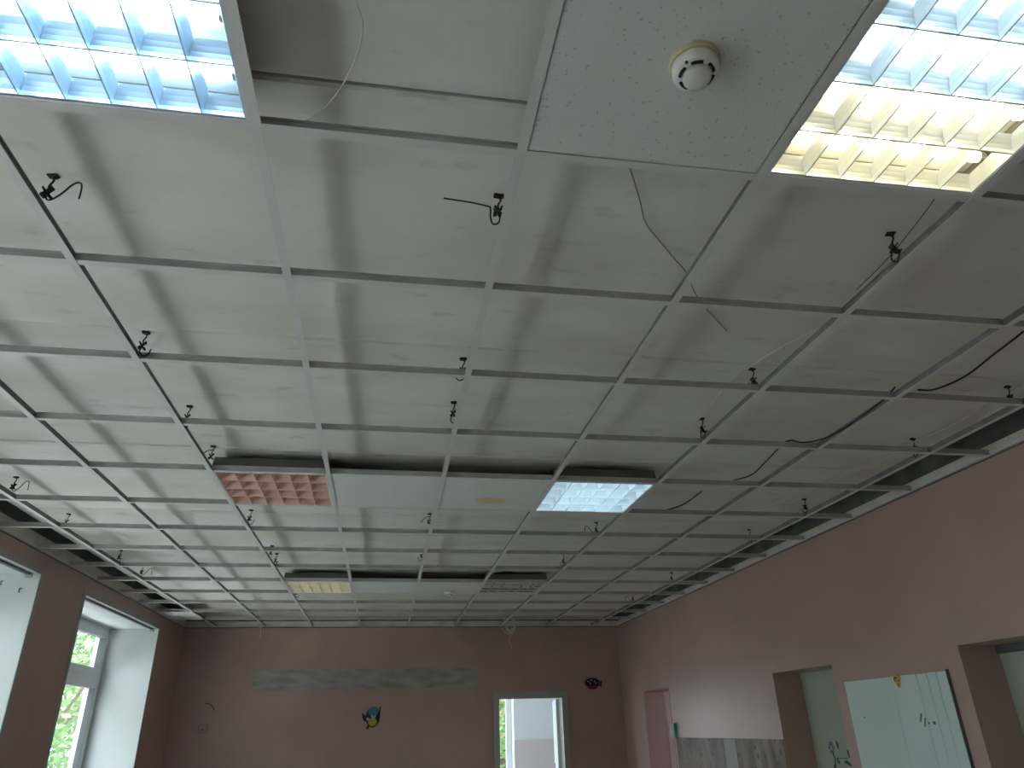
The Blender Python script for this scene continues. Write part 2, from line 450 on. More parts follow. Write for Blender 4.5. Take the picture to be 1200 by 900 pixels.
# parts of the walls
pb = MB()
px = []
random.seed(3)
x0, x1, z0, z1 = -0.045, 2.69, H - 0.735, H - 0.50
top = [(x0 + (x1 - x0) * k / 40, z1 + random.uniform(-.006, .006)) for k in range(41)]
bot = [(x1 - (x1 - x0) * k / 40, z0 + random.uniform(-.008, .008)) for k in range(41)]
pb.prism(top + bot, 'y', YF - 0.003, YF + 0.001)
tag(pb.build('plaster_patch', SCRAPED, wf), 'scraped grey plaster strip')
db = MB().box((XR - 0.006, 4.455, 0.6), (XR + 0.001, 6.70, H - 1.335)).build('dado_covering', DADO, wr); tag(db, 'grey floral wall covering')
tag(MB().box((XR - 0.009, 5.28, 0.6), (XR - 0.0065, 5.52, H - 1.338)).build('pale_strip', PALE, wr), 'pale bare strip in the floral covering')


# ------------------------------------------------------------------ windows
def window(n, y0, y1):
    root = empty('window_%d' % n, (-1.42, y0, WZ0))
    W = y1 - y0; Hh = WZ1 - WZ0; zt = (H - 0.60) - WZ0; zb = (H - 0.69) - WZ0; xm = W / 2
    fr = 0.055
    holes = [(fr, xm - .035, fr, zb), (xm + .035, W - fr, fr, zb), (fr, xm - .035, zt, Hh - fr), (xm + .035, W - fr, zt, Hh - fr)]
    wall('frame', 'x', 0, -0.07, 0, W, 0, Hh, holes, [PVC] * 3, '', root)
    for (a, b, c, d) in holes:
        s = 0.05
        sa = wall('sash', 'x', 0.012, -0.05, a - .012, b + .012, c - .012, d + .012, [(a + s, b - s, c + s, d - s)], [PVC, GASKET, PVC], '', root)
        MB().box((-0.026, a + s - .004, c + s - .004), (-0.020, b - s + .004, d - s + .004)).build('pane', GLASS, root)
    tag(root, ('white framed window nearest the room entrance', 'white framed window opposite the closest green door', 'window whose white recess shows two dark hooks', 'tall white framed window with green trees, next to the end wall')[n - 1], kind='structure')
    MB().box((-0.12 + 1.42 - 1.42, 0.002, -0.03), (0.55, W - 0.002, 0.0)).build('sill', WHITE, root)
    portal((-1.50, (y0 + y1) / 2, (WZ0 + WZ1) / 2), (1, 0, 0), W, Hh)
    # grey plaster edging round the recess
    wall('edging', 'x', 0.494, 0.488, -0.045, W + 0.045, -0.045, Hh + 0.045, [(0, W, 0, Hh)], [GREYTRIM] * 3, '', root)
    return root


for i, (a, b) in enumerate(WIN):
    window(i + 1, a, b)

RAIL = mat('rail_grey', (0.16, 0.17, 0.17), 0.5)
# curtain rails under the heads of the two visible recesses
for (a, b), lb in ((WIN[2], 'dark curtain rail under the head of the window recess with hooks'), (WIN[3], 'thin dark curtain rail in the window recess beside the end wall')):
    r = empty('curtain_rail', (XL - 0.05, (a + b) / 2, WZ1)); hl = (b - a) / 2 - 0.06
    MB().prism([(-.012, -.018), (.012, -.018), (.012, -.004), (-.012, -.004)], 'y', -hl, hl).build('track', RAIL, r)
    for sgn in (-1, 1):
        MB().box((-.02, sgn * hl - .012, -.032), (.02, sgn * hl + .012, 0)).build('end_bracket', GREYTRIM, r)
    tag(r, lb, 'curtain rail', 'curtain rails')
for x, z, lb in ((-1.163, H - 0.173 - 0.02, 'small dark hook deep in the white window recess'), (-1.034, H - 0.223 - 0.02, 'small dark hook at the room edge of the white window recess')):
    hk = MB().tube([(0, 0, 0), (0, -.012, 0), (0, -.02, -.008), (0, -.02, -.024), (0, -.012, -.03)], .004, 6)
    tag(hk.build('recess_hook', BLACK, None, (x, WIN[2][1], z)), lb, 'hook', 'hooks in the window recess')

# ------------------------------------------------------------------ suspended grid
colx = {-1: -0.562, 0: 0.021, 1: 0.599, 2: 1.186, 3: 1.782, 4: 2.382, 5: 2.982, 6: 3.596, 7: 4.216}
rdy = {0: -0.004, 1: -0.015, 2: -0.016, 3: -0.012, 4: 0.003, 5: 0.012, 6: 0.019, 7: 0.012, 8: 0.001}
rowy = {r: 0.6 * r + rdy.get(r, 0) for r in range(-1, 14)}
grid = empty('ceiling_grid', (0, 0, H))
tag(grid, 'stripped white metal tee grid hanging under the concrete slabs', 'ceiling grid')


def tee(mb, ax, a, b, hh=0.034, fw=0.012, drop=0.0):
    t = 0.0011
    mb.prism([(-fw, drop), (fw, drop), (fw, drop + .0014), (-fw, drop + .0014)], ax, a, b, 0)
    mb.prism([(-t, drop + .0012), (t, drop + .0012), (t, hh - .006), (.0034, hh - .006), (.0034, hh), (-.0034, hh), (-.0034, hh - .006), (-t, hh - .006)], ax, a, b, 1)
    return mb


random.seed(11)
for c, x in colx.items():
    tee(MB(), 'y', YB + 0.01, YF - 0.003, 0.031).build('main_runner', [CAP, GALV], grid, (x, 0, 0))
edges = [XL + 0.004] + [colx[c] for c in range(-1, 8)] + [XR - 0.004]
FIXROWS = (-1, 4, 9)
for k in range(len(edges) - 1):
    a, b = edges[k], edges[k + 1]
    L = b - a - (0.0052 if 0 < k < len(edges) - 2 else 0.0028)
    # tees sit with their caps just over the runner flange edge
    me = tee(MB(), 'x', -L / 2, L / 2, 0.032, 0.012, 0.0004).mesh('cross_tee', [CAP, GALV2])
    for r, y in rowy.items():
        o = link('cross_tee', me, grid, ((a + b) / 2 + (0.0013 if k == len(edges) - 2 else -0.0013 if k == 0 else 0), y, 0.0014 + random.uniform(0, .0006)))
        o.rotation_euler = (random.uniform(-.02, .02), 0, random.uniform(-.0025, .0025))


# ------------------------------------------------------------------ ceiling tiles
def tile(c, r, label, w_=None, x=None):
    x0, x1 = colx[c] + .003, colx[c + 1] - .003; y0, y1 = rowy[r] + .003, rowy[r + 1] - .003
    if x: x0, x1 = x
    cx, cy = (x0 + x1) / 2, (y0 + y1) / 2; hx, hy = (x1 - x0) / 2, (y1 - y0) / 2; e = .0122
    mb = MB()
    # tegular edge: the face is a little smaller than the body that rests on the flanges
    vs = []
    for (sx, sy, z) in [(hx - e, hy - e, -.0002), (hx - e, hy - e, .003), (hx, hy, .003), (hx, hy, .014)]:
        vs += [(-sx, -sy, z), (sx, -sy, z), (sx, sy, z), (-sx, sy, z)]
    fs = [(3, 2, 1, 0), (12, 13, 14, 15)]
    for l in range(3):
        for k in range(4):
            fs.append((l * 4 + k, l * 4 + (k + 1) % 4, l * 4 + 4 + (k + 1) % 4, l * 4 + 4 + k))
    mb.v += vs; mb.f += [list(f) for f in fs]; mb.m += [1 if f == (12, 13, 14, 15) else 0 for f in fs]
    o = mb.build('ceiling_tile', [TILE, TILEBACK], None, (cx, cy, H + .0034))
    tag(o, label, 'ceiling tile', 'ceiling tiles left in the grid')
    return o


tile(3, -1, 'speckled white ceiling tile carrying the large smoke detector')
tile(2, 4, 'plain white ceiling tile beside the salmon-coloured louvre light')
t_y = tile(3, 4, 'white ceiling tile with a round yellow stain')
tile(2, 9, 'distant white tile beside the dim yellow louvre light')
tile(3, 9, 'distant white tile with a small fitting beside the dark louvre light')
tile(-1, 12, 'pinkish corner tile between the window wall and the end wall', x=(XL + 0.004, colx[-1] - .003))
st = MB()
random.seed(5)
st.prism([(.092 * math.cos(t * math.pi / 14) * random.uniform(.93, 1.05), .062 * math.sin(t * math.pi / 14) * random.uniform(.93, 1.05)) for t in range(28)], 'z', -.0014, 0)
STAIN = mat('yellow_stain', (0.74, 0.62, 0.38), 0.9, var=0.15, vscale=20)
tag(st.build('round_stain', STAIN, t_y, (0.008, 0.095, -.0001)), 'round yellow stain')


# ------------------------------------------------------------------ smoke detectors
def detector(name, label, loc, s=1.0):
    r = empty(name, loc)
    r.rotation_euler = (0, 0, 0.5)
    MB().lathe([(.052, 0), (.052, -.008), (.050, -.011), (.03, -.011)], 40).build('base', DETECTY, r)
    MB().lathe([(.045, -.010), (.0475, -.013), (.0475, -.030), (.043, -.036), (.030, -.037)], 40).build('body', DETECT, r, smooth=True)
    for a0 in (0.2, 1.3, 2.4, 3.5, 4.6, 5.6):
        mb = MB(); pts = [(.0335 * math.cos(a0 + t * .14), .0335 * math.sin(a0 + t * .14), -.0375) for t in range(6)]
        mb.tube(pts, .0034, 6).build('vent_slot', BLACK, r)
    MB().lathe([(.029, -.034), (.0285, -.046), (.026, -.0495), (.012, -.051), (.002, -.0512)], 32).build('cap', DETECT, r, smooth=True)
    MB().lathe([(.003, -.0345), (.003, -.038), (.001, -.039)], 10, (-.041, -.008, 0)).build('indicator', BLACK, r)
    r.scale = (s, s, s)
    return tag(r, label, 'smoke detector', 'smoke detectors')


detector('smoke_detector', 'round white smoke detector on the speckled ceiling tile', (2.09, -0.305, H + .0032))
detector('smoke_detector', 'tiny smoke detector on the distant white ceiling tile', (2.10, 5.87, H + .0032), 0.9)


# ------------------------------------------------------------------ louvre lights
def louvre_light(c, r, tubes, lou, label, patchy=False, vw=.052, ve=1.9):
    x0, x1 = colx[c] + .003, colx[c + 1] - .003; y0, y1 = rowy[r] + .003, rowy[r + 1] - .003
    W, L = x1 - x0, y1 - y0
    root = empty('louvre_light', ((x0 + x1) / 2, (y0 + y1) / 2, H + .0034))
    hx, hy = W / 2, L / 2
    t, top = .0012, .078
    # housing: open tray
    mb = MB(); vs = []
    for (sx, sy, z) in [(hx - .012, hy - .012, .002), (hx, hy, .002), (hx, hy, .03), (hx - .006, hy - .006, top), (hx - .016, hy - .016, top - .003), (hx - .014, hy - .014, .03)]:
        vs += [(-sx, -sy, z), (sx, -sy, z), (sx, sy, z), (-sx, sy, z)]
    fs = []
    for l in range(5):
        for k in range(4):
            fs.append((l * 4 + k, l * 4 + (k + 1) % 4, l * 4 + 4 + (k + 1) % 4, l * 4 + 4 + k))
    for k in range(4): fs.append((20 + k, 20 + (k + 1) % 4, (k + 1) % 4, k))
    fs.append((12, 13, 14, 15)); fs.append((19, 18, 17, 16))
    mb.add(vs, fs).build('housing', HOUSE, root)
    # rim
    mb = MB(); vs = []
    for (sx, sy, z) in [(hx, hy, .0), (hx - .016, hy - .016, -.0015), (hx - .016, hy - .016, .006), (hx, hy, .0016)]:
        vs += [(-sx, -sy, z), (sx, -sy, z), (sx, sy, z), (-sx, sy, z)]
    fs = []
    for l in range(4):
        for k in range(4):
            a, b = l * 4, ((l + 1) % 4) * 4
            fs.append((a + k, a + (k + 1) % 4, b + (k + 1) % 4, b + k))
    mb.add(vs, fs).build('rim', RIMW, root)
    ix, iy = hx - .017, hy - .017
    if not patchy: MB().box((-ix, -iy, .0705), (ix, iy, .0725)).build('tray_reflector', RIMW, root)
    ch = 2 * iy / 4
    zb, zt = .001, (.015 if patchy else .039)
    # lamps
    for k in range(4):
        y = -iy + ch * (k + .5)
        tb = MB().tube([(-ix + .022, y, .0545), (ix - .022, y, .0545)], .013, 16).build('lamp_tube', tubes[k], root, smooth=False)
        for sgn in (-1, 1):
            MB().tube([(sgn * (ix - .022), y, .0545), (sgn * (ix - .006), y, .0545)], .0132, 16).build('lamp_cap', ENDCAP, tb)
    # long parabolic reflectors between the lamps
    def vblade(wt, wb, n=4):
        Lf = [(-(wb + (wt - wb) * (i / n) ** ve) / 2, zb + (zt - zb) * i / n) for i in range(n + 1)]
        return Lf + [(-u, v) for u, v in reversed(Lf)]
    me = MB().prism(vblade(vw, .004), 'x', -ix + .001, ix - .001).mesh('reflector', lou)
    for k in range(1, 4):
        link('reflector', me, root, (0, -iy + ch * k, 0))
    for sgn in (-1, 1):
        poly = [(0, zb)] + [(-(.003 + (vw / 2 - .003) * (i / 4) ** ve), zb + (zt - zb) * i / 4) for i in range(5)] + [(0, zt)]
        poly = [(sgn * u, v) for u, v in poly]
        MB().prism(poly, 'x', -ix + .001, ix - .001).build('reflector', lou, root, (0, sgn * iy, 0))
    for sgn in (-1, 1):
        poly = [(0, zb)] + [(-(.002 + .012 * (i / 4) ** 1.6), zb + (zt - zb) * i / 4) for i in range(5)] + [(0, zt)]
        MB().prism([(sgn * u, v) for u, v in poly], 'y', -iy + .001, iy - .001).build('end_reflector', lou, root, (sgn * ix, 0, 0))
    # cross blades: seven per lamp channel
    NB = 6
    for k in range(4):
        yc = -iy + ch * (k + .5)
        for j in range(NB + 1):
            x = -ix + 2 * ix * j / NB
            if j in (0, NB): continue
            if patchy and random.random() < .35: continue
            mbb = MB()
            n = 3; rows = []
            for i in range(n + 1):
                q = i / n; z = zb + (zt - zb) * q * .92
                wy = ch / 2 - (.002 + (vw / 2 - .002) * q ** ve) - .0004; wx = .0016 + .012 * q ** 1.6
                rows.append([(-wx, -wy, z), (wx, -wy, z), (wx, wy, z), (-wx, wy, z)])
            vs = [p for rr in rows for p in rr]; fs = [(3, 2, 1, 0), tuple(n * 4 + i for i in range(4))]
            for l in range(n):
                for i in range(4): fs.append((l * 4 + i, l * 4 + (i + 1) % 4, l * 4 + 4 + (i + 1) % 4, l * 4 + 4 + i))
            key = ('blade', lou.name, vw, zt)
            if key not in BL: BL[key] = mbb.add(vs, fs).mesh('louvre_blade', lou)
            link('louvre_blade', BL[key], root, (x, yc, 0))
    tag(root, label, 'ceiling light', 'square louvre lights')
    return root


BL = {}
random.seed(2)
louvre_light(1, -1, [T_BLUE] * 4, ALUS, 'glowing bluish louvre light next to the missing tile')
louvre_light(4, -1, [T_BLUE, T_BLUE, T_WARM, T_WARM], ALUN, 'glowing louvre light, half blue and half yellow, beside the smoke detector tile')
louvre_light(1, 4, [T_OFF] * 4, SALMON_REFL, 'unlit louvre light, its cells coloured salmon for the reflected pink wall', vw=.030, ve=1.0)
louvre_light(4, 4, [T_BLUE] * 4, ALUN, 'lit square louvre light with pale blue triangular cells')
louvre_light(1, 9, [T_DIM] * 4, YEL, 'distant louvre light with pale yellow louvres')
louvre_light(4, 9, [T_OFF] * 4, ALU, 'distant unlit louvre light with dark broken cells', patchy=True, vw=.020, ve=1.0)

# ------------------------------------------------------------------ hangers
ORD = ['first', 'second', 'third', 'fourth', 'fifth', 'sixth', 'seventh', 'eighth', 'ninth']


def hanger(c, y, i, var):
    sgn = 1 if c <= 1 else -1
    root = empty('wire_hanger', (colx[c] + .012 * sgn, y, H))
    MB().prism([(-.011, .104), (.010, .102), (.016, .107), (.012, .112), (-.010, .112), (-.013, .108)], 'y', -.007, .007).build('anchor', WIRE, root)
    MB().tube(smooth_path([(.004, 0, .106), (.006, 0, .09), (-.001, 0, .076), (0, 0, .06)], 3), .0026, 6).build('rod', WIRE, root)
    cl = MB()
    cl.prism([(-.013, .040), (-.006, .042), (.002, .058), (.011, .066), (.010, .071), (-.001, .0545), (-.009, .049), (-.014, .046)], 'y', -.008, .008)
    cl.build('spring_clip', WIRE, root)
    MB().prism([(-.010, .068), (-.003, .060), (.005, .046), (.012, .042), (.010, .038), (.002, .041), (-.007, .055), (-.013, .064)], 'y', -.009, .009).build('spring_clip', WIRE, root)
    tails = [
        [(0, 0, .052), (.0, 0, .036), (.012, 0, .028), (.035, 0, .045), (.06, 0, .078), (.078, 0, .082), (.085, 0, .062), (.086, 0, .030)],
        [(0, 0, .058), (.004, 0, .03), (-.003, 0, .012), (-.016, 0, .010), (-.022, 0, .03), (-.022, 0, .062), (-.03, 0, .068), (-.08, 0, .076), (-.15, 0, .082)],
        [(0, 0, .06), (-.010, 0, .04), (-.012, .01, .02), (.004, .012, .014), (.010, 0, .035), (.02, 0, .05)],
        [(0, 0, .05), (-.006, 0, .03), (.006, 0, .014), (.022, 0, .02), (.030, 0, .042)],
        [(.002, 0, .09), (-.02, 0, .085), (-.04, .0, .07), (-.055, 0, .05)],
    ]
    tl = tails[var]
    if sgn < 0 and var in (0, 3): tl = [(-u, v, z) for u, v, z in tl]
    MB().tube(smooth_path(tl, 4), .0024, 6).build('bent_wire', WIRE, root)
    root.rotation_euler = (0, 0, random.uniform(-.25, .25))
    tag(root, 'dark wire hanger, %s back along the %s runner from the windows' % (ORD[i], ORD[c + 1]), 'wire hanger', 'wire hangers above the grid')


HANG = {1: [(0.35, 0), (1.17, 3), (1.83, 2), (2.33, 4), (3.5, 3), (4.5, 4), (4.78, 2), (6.3, 3)],
        3: [(0.27, 1), (1.24, 3), (1.66, 2), (3.5, 4), (4.55, 3)],
        5: [(0.28, 2), (1.19, 3), (1.72, 2), (3.63, 0), (4.68, 3), (6.2, 2)],
        7: [(1.22, 3), (1.86, 2), (2.95, 3), (3.75, 2), (5.4, 3), (6.6, 0)],
        -1: [(2.93, 0), (3.68, 3), (4.72, 2), (5.3, 0)]}
random.seed(21)
for c, lst in HANG.items():
    for i, (y, v) in enumerate(lst):
        hanger(c, y, i, v)


# ------------------------------------------------------------------ loose cables
def cable(pts, r, m, label, name='cable'):
    o = MB().tube(smooth_path([(x, y, H + z) for x, y, z in pts], 5), r, 6).build(name, m, None, smooth=True)
    return tag(o, label, 'cable', 'loose cables above the grid')


cable([(1.40, -.50, .10), (1.405, -.311, .075), (1.419, -.257, .06), (1.41, -.196, .05), (1.381, -.123, .045), (1.341, -.056, .04), (1.289, 0.0, .04), (1.239, .022, .04), (1.186, .03, .042)], .0018, CABLEW, 'thin pale wire dangling through the gap of the missing tile')
cable([(2.09, .10, .106), (2.158, .22, .1), (2.212, .322, .1), (2.29, .406, .1), (2.357, .476, .1), (2.419, .538, .1), (2.482, .63, .1), (2.547, .713, .1), (2.727, .9, .106)], .0020, CABLEBR, 'thin tan wire crossing the slab below the smoke detector tile')
cable([(3.715, 1.184, .05), (3.778, 1.16, .045), (3.817, 1.032, .045), (3.797, .848, .05), (3.781, .696, .055), (3.749, .538, .06)], .0042, CABLEB, 'black cable arching near the doorway wall, nearest the lit yellow light')
cable([(3.583, 1.15, .04), (3.580, 1.264, .018), (3.586, 1.467, .014), (3.585, 1.58, .014), (3.57, 1.70, .02), (3.508, 1.765, .025), (3.455, 1.788, .043), (3.43, 1.84, .03), (3.47, 2.1, .03), (3.521, 2.34, .05), (3.494, 2.503, .07)], .0038, CABLEB, 'black cable draped over a cross tee and hooked back along the slab')
cable([(3.058, .829, .1), (3.03, .858, .095), (2.97, .986, .09), (2.926, 1.138, .085), (2.912, 1.3, .085), (2.923, 1.504, .09), (2.956, 1.743, .1)], .0026, CABLEW, 'thin white cable curving beside the seventh runner')
cable([(3.02, 3.11, .045), (3.088, 3.099, .045), (3.251, 3.066, .042), (3.34, 2.922, .042), (3.359, 2.667, .05)], .0045, CABLEB, 'black cable leading out of the lit blue triangle-cell light')
cable([(4.238, .9, .08), (4.213, 1.292, .085), (4.216, 1.509, .08), (4.20, 1.707, .075), (4.175, 1.882, .08), (4.10, 2.5, .09), (4.0, 3.0, .1)], .0032, CABLEW, 'white cable running along the ninth runner, slab side')
cable([(4.305, .9, .07), (4.268, 1.359, .07), (4.30, 1.618, .06), (4.266, 1.821, .06), (4.206, 1.929, .065), (4.15, 2.4, .085), (4.12, 3.1, .09)], .0032, CABLEW, 'white cable running along the ninth runner, doorway side')
cable([(2.945, .02, .09), (2.955, .08, .07), (2.962, .16, .06), (2.966, .235, .05), (2.969, .34, .04), (2.969, .48, .036)], .0014, WIRE, 'thin dark wire beside the seventh runner under the half yellow light')
cable([(-.02, 8.38, .03), (-.03, 8.40, .0), (-.02, 8.40, -.05), (-.018, 8.41, -.10), (-.03, 8.41, -.13)], .0045, CABLEW, 'short pale cable end hanging at the end wall')
random.seed(9)
tg = []
for k in range(46):
    a = k * 1.15 + random.uniform(-.3, .3); rr = random.uniform(.05, .12)
    tg.append((3.085 + rr * math.cos(a), 8.22 + random.uniform(-.05, .05), .0 + rr * 1.25 * math.sin(a)))
tg += [(3.10, 8.25, -.1), (3.07, 8.26, -.2), (3.10, 8.26, -.26), (3.08, 8.26, -.30)]
cable(tg, .0035, CABLEW, 'tangled ball of pale wire hanging at the end wall', 'wire_tangle')

# ------------------------------------------------------------------ end-wall doorway and the bright room behind it
d1 = empty('door_1', ((FD[0] + FD[1]) / 2, YF, 0)); tag(d1, 'grey framed open doorway to the bright room', kind='structure')
hw = (FD[1] - FD[0]) / 2; dh = H - 0.86
FRAME = mat('grey_door_frame', (0.40, 0.41, 0.37), 0.5, var=0.1, vscale=8)
wall('door_frame', 'y', -0.015, 0.15, -hw - .06, hw + .06, 0, dh + .06, [(-hw + .012, hw - .012, -1, dh - .012)], [FRAME, FRAME, FRAME], '', d1)
leaf = MB().box((0, 0, 0.01), (-.04, .80, dh - .02)).build('door_leaf', WHITE, d1, (hw - .016, .152, 0), rot=(0, 0, math.radians(-9)))
MB().box((-.046, .70, .98), (-.04, .74, 1.22)).build('lock_plate', BLACK, leaf)
MB().tube([(-.046, .72, 1.05), (-.085, .72, 1.05), (-.09, .71, 1.05), (-.09, .61, 1.05)], .009, 8).build('door_handle', ENDCAP, leaf)
# room behind
bx0, bx1, by1 = 1.2, 5.2, 11.0
tag(MB().box((bx0, YF + .14, -.12), (bx1, by1, 0)).build('floor', FLOOR), 'floor of the bright room behind the end wall', kind='structure')
tag(MB().box((bx0 - .1, YF + .14, H + .02), (bx1 + .1, by1 + .3, H + .14)).build('ceiling', BRIGHT), 'white ceiling of the bright room behind the end wall', kind='structure')
SW = (9.0, 10.7, .7, H - .2)
wall('wall_side', 'x', bx0, bx0 - .1, YF + .14, by1, -.12, H + .02, [SW], [BRIGHT] * 3, 'window-side wall of the bright room')
wall('wall_side', 'x', bx1, bx1 + .1, YF + .14, by1, -.12, H + .02, [], [BRIGHT] * 3, 'door-side wall of the bright room')
BW = (1.5, 3.56, 0.7, H - .15)
bb = wall('wall_end', 'y', by1, by1 + .3, bx0 - .1, bx1 + .1, -.12, H + .02, [BW], [BRIGHT, BRIGHT, PLASTER], 'white wall with pink dado in the bright room')
MB().box((BW[1], by1 - .006, 0), (bx1, by1 + .0005, H - 1.37)).build('dado', ROSY, bb)
w5 = empty('window_5', (BW[0], by1 + .2, BW[2])); tag(w5, 'window in the bright room seen through the doorway', kind='structure')
ww, wh = BW[1] - BW[0], BW[3] - BW[2]
wall('frame', 'y', 0, .07, 0, ww, 0, wh, [(.06, ww / 2 - .04, .06, wh - .06), (ww / 2 + .04, ww - .09, .06, wh - .06)], [PVC] * 3, '', w5)
for a, b in ((.06, ww / 2 - .04), (ww / 2 + .04, ww - .09)):
    MB().box((a - .004, .03, .056), (b + .004, .036, wh - .056)).build('pane', GLASS, w5)
portal(((BW[0] + BW[1]) / 2, by1 + .285, (BW[2] + BW[3]) / 2), (0, -1, 0), ww, wh)

w7 = empty('window_7', (bx0 - .06, SW[0], SW[2])); tag(w7, 'unseen side window added to brighten the room behind the end wall', kind='structure')  # unseen window, added to brighten the room beyond the doorway
wall('frame', 'x', 0, -.05, 0, SW[1] - SW[0], 0, SW[3] - SW[2], [(.06, SW[1] - SW[0] - .06, .06, SW[3] - SW[2] - .06)], [PVC] * 3, '', w7)
MB().box((-.026, .056, .056), (-.02, SW[1] - SW[0] - .056, SW[3] - SW[2] - .056)).build('pane', GLASS, w7)
portal((bx0 - .13, (SW[0] + SW[1]) / 2, (SW[2] + SW[3]) / 2), (1, 0, 0), SW[1] - SW[0], SW[3] - SW[2])

# ------------------------------------------------------------------ side doorways in the right wall
for n, (a, b) in enumerate(ND[:2]):
    d = empty('door_%d' % (n + 2), (XR + .24, (a + b) / 2, 0)); hh = (b - a) / 2
    MB().box((-.0, -hh - .03, 0), (.05, hh + .03, DZ + .03)).build('door_leaf', MINTD, d)
    MB().box((-.012, -hh, DZ - .045), (.0, hh, DZ - .0005)).build('head_strip', GASKET if n == 0 else MINTD, d)
    MB().tube([(-.004, -hh + .09, 1.02), (-.05, -hh + .09, 1.02), (-.055, -hh + .1, 1.02), (-.055, -hh + .2, 1.02)], .009, 8).build('door_handle', ENDCAP, d)
    tag(d, ('pale green door in the recess beside the mint board, cut by the picture edge', 'pale green door in the recess with a drawn flower')[n], kind='structure')
# corridor behind the third opening
cx1, cy0, cy1 = 6.4, 5.2, 8.45
tag(MB().box((XR + .24, cy0, -.12), (cx1, cy1, 0)).build('floor', FLOOR), 'floor of the side room behind the pink opening', kind='structure')
tag(MB().box((XR + .24, cy0 - .1, H), (cx1 + .1, cy1 + .1, H + .1)).build('ceiling', WHITE), 'ceiling of the side room behind the pink opening', kind='structure')
CW = (5.6, 6.6, 1.2, H - .6)
wall('wall_end', 'x', cx1, cx1 + .1, cy0 - .1, cy1 + .1, -.12, H, [CW], [PALEPINK, WHITE, PLASTER], 'pale pink wall of the side room')
wall('wall_side', 'y', cy0, cy0 - .1, XR + .24, cx1, -.12, H, [], [PALEPINK] * 3, 'near wall of the side room')
wall('wall_side', 'y', cy1, cy1 + .1, XR + .24, cx1, -.12, H, [], [PALEPINK] * 3, 'far wall of the side room')
w6 = empty('window_6', (cx1 + .06, CW[0], CW[2])); tag(w6, 'unseen window added to light the side room', kind='structure')  # unseen window, added so daylight reaches the pink jamb
wall('frame', 'x', 0, .05, 0, CW[1] - CW[0], 0, CW[3] - CW[2], [(.06, CW[1] - CW[0] - .06, .06, CW[3] - CW[2] - .06)], [PVC] * 3, '', w6)
MB().box((.02, .056, .056), (.026, CW[1] - CW[0] - .056, CW[3] - CW[2] - .056)).build('pane', GLASS, w6)
portal((cx1 + .13, (CW[0] + CW[1]) / 2, (CW[2] + CW[3]) / 2), (-1, 0, 0), CW[1] - CW[0], CW[3] - CW[2])
d4 = empty('door_4', (XR, (ND[2][0] + ND[2][1]) / 2, 0)); tag(d4, 'open doorway lined in bright pink near the room corner', kind='structure')
hh = (ND[2][1] - ND[2][0]) / 2
MB().box((-.004, hh - .012, 0), (.245, hh - .0005, DZ + .0195)).build('jamb_lining', PINKJ, d4)
MB().box((-.004, -hh + .0005, 0), (.245, -hh + .012, DZ + .0195)).build('jamb_lining', PINKJ, d4)
MB().box((-.004, -hh + .0122, DZ + .006), (.245, hh - .0122, DZ + .0195)).build('head_lining', PINKJ, d4)
lf = MB().box((0, -.80, .01), (.04, 0, DZ - .01)).build('door_leaf', PALEPINK, d4, (.25, hh - .02, 0), rot=(0, 0, math.radians(62)))

# ------------------------------------------------------------------ mint plank board on the right wall
bd = empty('plank_board', (XR, 2.99, 0)); tag(bd, 'pale mint board of vertical planks on the pink wall', 'wall board')
ys = [3.48, 2.987, 2.753, 2.665, 2.587, 2.508]
for k in range(5):
    a, b = ys[k + 1] + .0018, ys[k] - .0018; c = .004; t = .016
    MB().prism([(-.002, a - 2.99), (-t + c, a - 2.99), (-t, a - 2.99 + c), (-t, b - 2.99 - c), (-t + c, b - 2.99), (-.002, b - 2.99)], 'z', 0.35, H - .985 + .002 * (k % 2)).build('plank', MINT, bd)
MB().box((-.0025, 2.508 - 2.99, .35), (-.0005, 3.48 - 2.99, H - .99)).build('backing', INK, bd)
MB().box((-.0175, 2.5015 - 2.99, .35), (-.001, 2.5075 - 2.99, H - .975)).build('edge_strip', GASKET, bd)
for (y, z, sy, sz, rz) in ((2.80, -1.21, .012, .05, .5), (2.775, -1.235, .01, .05, .4), (2.70, -1.24, .02, .016, 0), (2.745, -1.24, .012, .012, .3), (3.33, -1.20, .010, .010, 0)):
    MB().box((-.0166, -sy / 2, -sz / 2), (-.0158, sy / 2, sz / 2)).build('ink_mark', INK, bd, (0, y - 2.99, H + z), rot=(rz, 0, 0))


# ------------------------------------------------------------------ decals (flat cut-outs with thickness)
def ell(cx, cz, rx, rz, n=20, a0=0, a1=2 * math.pi, tilt=0):
    pts = []
    for k in range(n):
        a = a0 + (a1 - a0) * k / (n if abs(a1 - a0) > 6.2 else n - 1)
        u, v = rx * math.cos(a), rz * math.sin(a)
        pts.append((cx + u * math.cos(tilt) - v * math.sin(tilt), cz + u * math.sin(tilt) + v * math.cos(tilt)))
    return pts


def flat(root, name, poly, m, d0, d1, ax='y'):
    return MB().prism(poly, ax, -d1, -d0).build(name, m, root)


